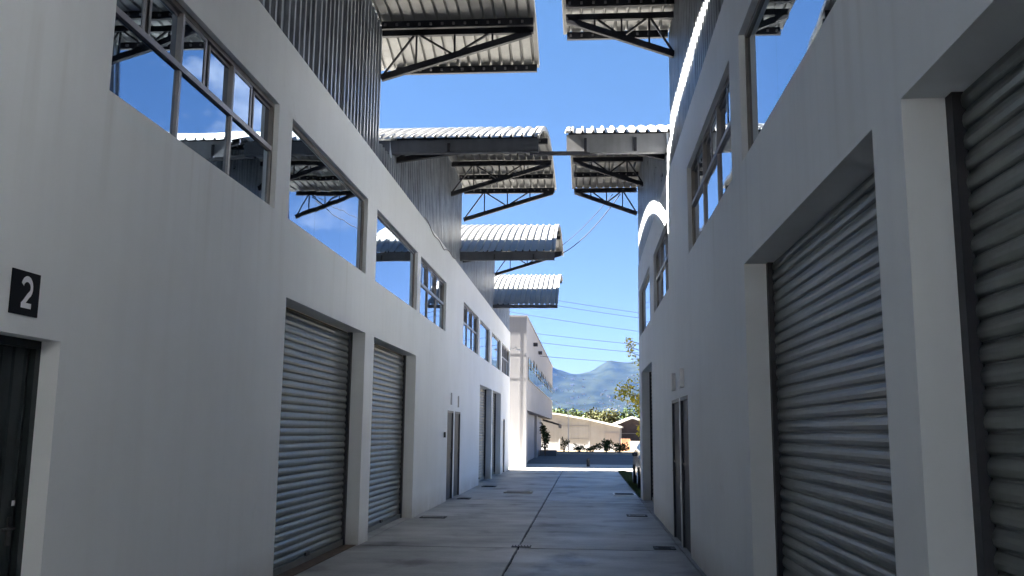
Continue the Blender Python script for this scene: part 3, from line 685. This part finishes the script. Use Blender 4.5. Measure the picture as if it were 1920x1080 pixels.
# overhead power lines (poles stand outside the view)
for zl, zr, y, sg_, lb in ((12.2, 7.6, 52, .7, 'highest overhead power line crossing the sky above the pale block'), (11.95, 7.4, 52.3, .75, 'second highest overhead power line, close under the highest one'), (10.9, 6.6, 52, .7, 'third overhead power line down in the sky at the alley end'),
                          (9.2, 6.1, 52, .55, 'fourth overhead power line down, across clear sky'), (8.7, 5.7, 52, .6, 'fifth overhead power line down, second from the lowest'), (7.3, 5.2, 52, .4, 'lowest overhead power line, nearest the hill ridge')):
    wire('power_line', (-16, y, zl), (14, y+3, zr), sg_, lb, 0.013, 'overhead power lines')
for nm, x, y, top, lab in (('utility_pole', -16.2, 51.8, 12.2, 'concrete pole carrying the power lines left, hidden behind the left row'), ('utility_pole', 14.2, 55, 9.5, 'concrete pole carrying the power lines right, hidden behind the right building')):
    p = tag(MB().tube([(x, y, -0.1), (x, y, top)], [0.17, 0.10], 8).build(nm, 'concrete_pale'), lab, 'pole')
    MB().box(x-0.06, x+0.06, y-0.9, y+0.9, top-0.5, top-0.38).build('cross_arm', 'iron', p)

# ------------------------------------------------------------------ vegetation
def leaves(mb, centre, rad, n, size, rnd, flat=0.6, surface=0.5):
    c = Vector(centre)
    for _ in range(n):
        d = Vector((rnd.gauss(0, 1), rnd.gauss(0, 1), rnd.gauss(0, 1))).normalized(); r = rnd.random()**surface
        p = c+Vector((d.x*rad[0], d.y*rad[1], d.z*rad[2]))*r
        s = size*rnd.uniform(0.6, 1.35); a = Vector((rnd.gauss(0, 1), rnd.gauss(0, 1), rnd.gauss(0, .5))).normalized()
        b = a.cross(Vector((rnd.gauss(0, 1), rnd.gauss(0, 1), rnd.gauss(0, 1)))).normalized()
        q = p+a*s; mb.quad(p, p+a*s*.5+b*s*.32, q, p+a*s*.5-b*s*.32)
def tree(name, base, h, rad, label, leafmat, n=900, size=0.16, clumps=9, seed=1, group=None, trunk_r=0.12, spread=0.62):
    rnd = random.Random(seed); bx, by, bz = base
    root = empty(name, base, label, 'tree', group)
    tr = MB(); top = Vector((rnd.uniform(-.2, .2)*rad, rnd.uniform(-.2, .2)*rad, h*0.62))
    tr.tube([(0, 0, -0.1), (top.x*.3, top.y*.3, h*.25), tuple(top)], [trunk_r, trunk_r*.75, trunk_r*.4], 7)
    cr = MB()
    for i in range(clumps):
        a = 2*pi*i/clumps+rnd.uniform(-.4, .4); rr = rad*rnd.uniform(.25, 1)*spread; z = h*rnd.uniform(.48, .9)
        e = (cos(a)*rr, sin(a)*rr, z)
        tr.tube([(top.x*.6, top.y*.6, h*rnd.uniform(.3, .55)), (e[0]*.6, e[1]*.6, z*.9), e], [trunk_r*.35, trunk_r*.2, trunk_r*.08], 5)
        s = rad*rnd.uniform(.32, .55)
        leaves(cr, e, (s, s, s*.75), n//clumps, size, rnd)
    leaves(cr, (0, 0, h*.8), (rad*.45, rad*.45, h*.2), n//6, size, rnd)
    tr.build('trunk', 'bark', root, True); cr.build('crown', leafmat, root)
    return root
# the sparse yellowing tree reaching past the right corner
root = empty('yellowing_tree', (3.3, 36.0, 0), 'sparse tree with yellow green leaves reaching past the right building corner', 'tree')
rnd = random.Random(5); tr = MB(); cr = MB()
tr.tube([(0, 0, -.1), (0.05, 0, 1.5), (-.1, 0, 3.2), (-.15, .1, 5.2)], [.13, .11, .08, .03], 7)
for (e, nleaf, s) in (((-1.82, -.1, 3.15), 46, .22), ((-1.65, .1, 3.35), 20, .2), ((-1.38, .2, 2.85), 34, .2), ((-1.1, -.2, 2.75), 60, .26), ((-.85, .1, 2.4), 46, .24), ((-.9, 0, 1.75), 50, .26), ((-1.0, .3, 1.62), 36, .2),
                      ((-1.52, .2, 5.2), 12, .13), ((-1.56, .2, 4.95), 12, .12), ((-1.52, 0, 4.72), 9, .12), ((-1.3, 0, 4.45), 7, .14), ((-1.0, .1, 4.25), 12, .18), ((-.95, .1, 4.9), 9, .15), ((-.9, 0, 3.6), 26, .24), ((-1.2, 0, 3.75), 8, .15), ((-.6, 0, 3.1), 120, .5), ((-.3, .2, 4.1), 110, .5), ((.3, .2, 3.4), 200, .7), ((.5, -.1, 4.6), 130, .6), ((.2, .3, 2.4), 130, .5)):
    z0 = max(1.0, e[2]-1.0)
    tr.tube([(-.05, 0, z0), (e[0]*.55, e[1]*.5, e[2]-.25), e], [.045, .025, .008], 5)
    leaves(cr, e, (s*1.7, s*1.6, s*1.7), int(nleaf*3.2), .115, rnd, surface=0.6)
tr.build('trunk', 'bark', root, True); cr.build('crown', 'leaf_y', root)
# trees behind the far warehouse
kinds = [('leafy_tree', 'leaf_g', 'dark green'), ('leafy_tree', 'leaf_p', 'pale green'), ('leafy_tree', 'leaf_o', 'yellowish')]
spots = [(-9, 118, 5.6, 0), (-5.8, 113, 5.2, 1), (-3.2, 116, 5.0, 0), (-1.0, 112, 4.8, 1), (1.2, 115, 5.0, 2), (3.2, 112, 4.9, 2), (5.4, 116, 5.1, 0), (7.4, 113, 5.4, 1), (9.4, 108, 5.6, 1)]
lab = ['leftmost dark green tree visible above the far warehouse roof, half behind the pale block', 'pale green tree above the left end of the far warehouse roof', 'dark green tree above the far warehouse roof behind the lamp pole', 'pale green tree right of the lamp pole above the warehouse roof',
       'yellowish tree above the middle of the far warehouse roof', 'second yellowish tree, just left of the gabled shed roof', 'dark green tree rising behind the gabled shed roof', 'pale green tree behind the right slope of the shed roof', 'large pale green tree beside the right building corner', 'dark green tree hidden behind the right building', 'pale green tree hidden behind the pale block']
for i, (x, y, h, k) in enumerate(spots):
    tree(kinds[k][0], (x, y, 0), h*0.9, 2.0, lab[i], kinds[k][1], 620, 0.34, 9, 20+i, 'trees behind the far warehouse', 0.14)
wd = MB(); rnd = random.Random(3)
for i in range(260):
    x = rnd.uniform(-160, 160); y = rnd.uniform(160, 420); leaves(wd, (x, y, 2.4), (3.4, 3.4, 2.6), 34, 1.3, rnd)
tag(wd.build('distant_wood', 'leaf_g'), 'mass of green trees at the foot of the hills', 'wood', kind='stuff')
# bushes on the kerb of the far road
def bush(base, h, w, label, m, seed, n=240, size=0.14, tuft=False):
    rnd = random.Random(seed); root = empty('garden_bush', base, label, 'bush', 'bushes along the far kerb')
    st = MB(); fo = MB()
    for i in range(9):
        a = rnd.uniform(0, 2*pi); r = w*rnd.uniform(.2, .8); e = (cos(a)*r, sin(a)*r*.7, h*rnd.uniform(.45, 1.0))
        st.tube([(0, 0, 0), (e[0]*.5, e[1]*.5, e[2]*.6), e], [.025, .015, .006], 5)
        leaves(fo, (e[0], e[1], e[2]*.9), (w*.34, w*.34, h*.24), n//9, size, rnd)
    st.build('stem', 'bark', root); fo.build('foliage', m, root)
bz = 0.02
bush((-1.55, 68, bz), 1.05, .45, 'thin leggy bush on the kerb, leftmost in front of the far wall', 'leaf_d', 1, 130)
bush((-.45, 68, bz), .62, .5, 'low round bush right of the leggy one on the far kerb', 'leaf_d', 2)
bush((.5, 68.3, bz), .55, .55, 'low spreading bush in the middle of the far kerb', 'leaf_d', 3)
bush((1.55, 68, bz), .95, .65, 'tall dark leafy bush before the right end of the warehouse wall', 'leaf_g', 4, 420, .18)
bush((2.5, 68.2, bz), .75, .75, 'wide green bush in front of the terracotta wall', 'leaf_g', 5, 420, .16)
bush((3.9, 68, bz), .35, .4, 'smallest bush below the bright white low wall', 'leaf_d', 6, 120, .1)
bush((-2.6, 60, -0.02), 2.0, .35, 'dark upright shrub beside the far end of the pale block', 'leaf_d', 7, 500, .16)
tag(MB().box(-3.0, -1.9, 61, 62.5, -0.02, 0.35).build('planter', 'fascia'), 'dark low planter box beside the upright shrub', 'planter')

# ------------------------------------------------------------------ parked car behind the right corner
car = empty('parked_car', (2.38, 25.6, -0.03), 'black parked car showing only its front corner past the right building', 'car')
prof = [(0.05, .32), (0.0, .55), (0.10, .78), (0.95, .98), (1.75, 1.40), (2.2, 1.47), (3.0, 1.46), (3.75, 1.10), (4.15, 1.02), (4.22, .6), (4.15, .32)]
body = MB(); xs = [(-.86, 0.0), (-.80, .03), (.80, .03), (.86, 0.0)]
low = [(0.05, .30), (0.0, .55), (.10, .78), (.95, .96), (3.75, 1.04), (4.15, .99), (4.22, .6), (4.15, .30)]
body.prism(low, 'x', -.86, .86); bo_ = body.build('body', 'carpaint', car, False, 0.06)
cab = MB()
for zz in (0,):
    cabp = [(.98, .95), (1.75, 1.40), (2.2, 1.46), (3.0, 1.45), (3.72, 1.03)]
    n0 = len(cab.v)
    for sx in (-1, 1):
        for (yy, z) in cabp: cab.v.append((sx*(.84 if z < 1.1 else .64), yy, z))
    k = len(cabp); cab.f += [tuple(range(k))[::-1], tuple(range(k, 2*k))]
    for i in range(k-1): cab.f.append((i, i+1, k+i+1, k+i))
cab.build('cabin_glass', 'glass_dark', car, False, 0.03)
MB().prism([(1.80, 1.41), (2.2, 1.465), (3.0, 1.455), (3.1, 1.41), (3.0, 1.48), (2.2, 1.49)], 'x', -.62, .62).build('roof', 'carpaint', car, False, 0.01)
for sx in (-.80, .80):
    for yy in (.85, 3.35):
        w = MB().tube([(sx-.1, yy, .32), (sx+.1, yy, .32)], .32, 20).build('wheel', 'rubber', car)
        s = 1 if sx > 0 else -1
        MB().tube([(sx+s*.09, yy, .32), (sx+s*.112, yy, .32)], .2, 12).build('rim', 'chrome', w)
    MB().cbox((sx*.83, .06, .68), (.32, .12, .12)).build('headlight', 'lamp_glass', car, False, .03)
    MB().cbox((sx*1.18, 1.35, 1.0), (.16, .1, .11)).build('wing_mirror', 'carpaint', car, False, .03)
MB().cbox((0, .0, .45), (1.2, .06, .14)).build('grille', 'chrome', car, False, .01)
MB().cbox((0, -.035, .45), (.42, .02, .11)).build('number_plate', 'white', car)

# ------------------------------------------------------------------ hills
from mathutils import noise
def hillz(x, y):
    g = lambda cx, cy_, sx, sy_, h: h*math.exp(-abs((x-cx)/sx)**1.6-((y-cy_)/sy_)**2)
    z = g(0, 3000, 2600, 780, 168)+g(-190, 2900, 90, 420, 84)+g(80, 3000, 62, 380, 46)+g(190, 3050, 75, 380, 46)+g(330, 3000, 120, 400, 50)+g(-900, 3100, 350, 500, 130)+g(900, 3100, 400, 500, 110)
    nz = noise.fractal(Vector((x*.006, y*.006, 0)), 0.9, 2.1, 6)
    rg = 1-abs(noise.noise(Vector((x*.0045, y*.0028, 3.1))))*2; r2_ = 1-abs(noise.noise(Vector((x*.013, y*.008, 7.7))))*2
    return z*(1+0.03*nz)+(11*rg+6*r2_-8+4*nz)*min(1, z/60)
hl = MB(); nx, ny = 260, 70
for j in range(ny+1):
    for i in range(nx+1):
        x = -1900+3800*i/nx; y = 1500+2300*j/ny; hl.v.append((x, y, hillz(x, y)-3))
for j in range(ny):
    for i in range(nx):
        a = j*(nx+1)+i; hl.f.append((a, a+1, a+nx+2, a+nx+1))
tag(hl.build('hills', 'hill', None, True), kind='structure')
hs = MB(); rnd = random.Random(9)
for i in range(900):
    x = rnd.uniform(-400, 420); y = rnd.uniform(1750, 2750); z = hillz(x, y)-3
    if rnd.random() < z/190: continue
    w = rnd.uniform(1.6, 4); d = rnd.uniform(2, 5); h = rnd.uniform(1.5, 3.5); hs.box(x-w, x+w, y-d, y+d, z-4, z+h)
tag(hs.build('hillside_houses', 'housewall'), 'scatter of tiny pale houses on the hill slopes', 'houses', kind='stuff')

# ------------------------------------------------------------------ air
hz = MB().box(-2500, 2500, -60, 4000, -1.3, 420).build('haze', 'white'); hz.data.materials.clear()
hm = bpy.data.materials.new('air'); hm.use_nodes = True; ht = hm.node_tree; ht.nodes.clear()
ho = ht.nodes.new('ShaderNodeOutputMaterial'); pv = ht.nodes.new('ShaderNodeVolumePrincipled')
pv.inputs['Color'].default_value = (0.10, 0.30, 1.0, 1); pv.inputs['Density'].default_value = 0.000028; pv.inputs['Anisotropy'].default_value = 0.2
ht.links.new(pv.outputs[0], ho.inputs['Volume']); hz.data.materials.append(hm); tag(hz, 'thin bluish air haze that fades the hills', 'haze', kind='stuff')
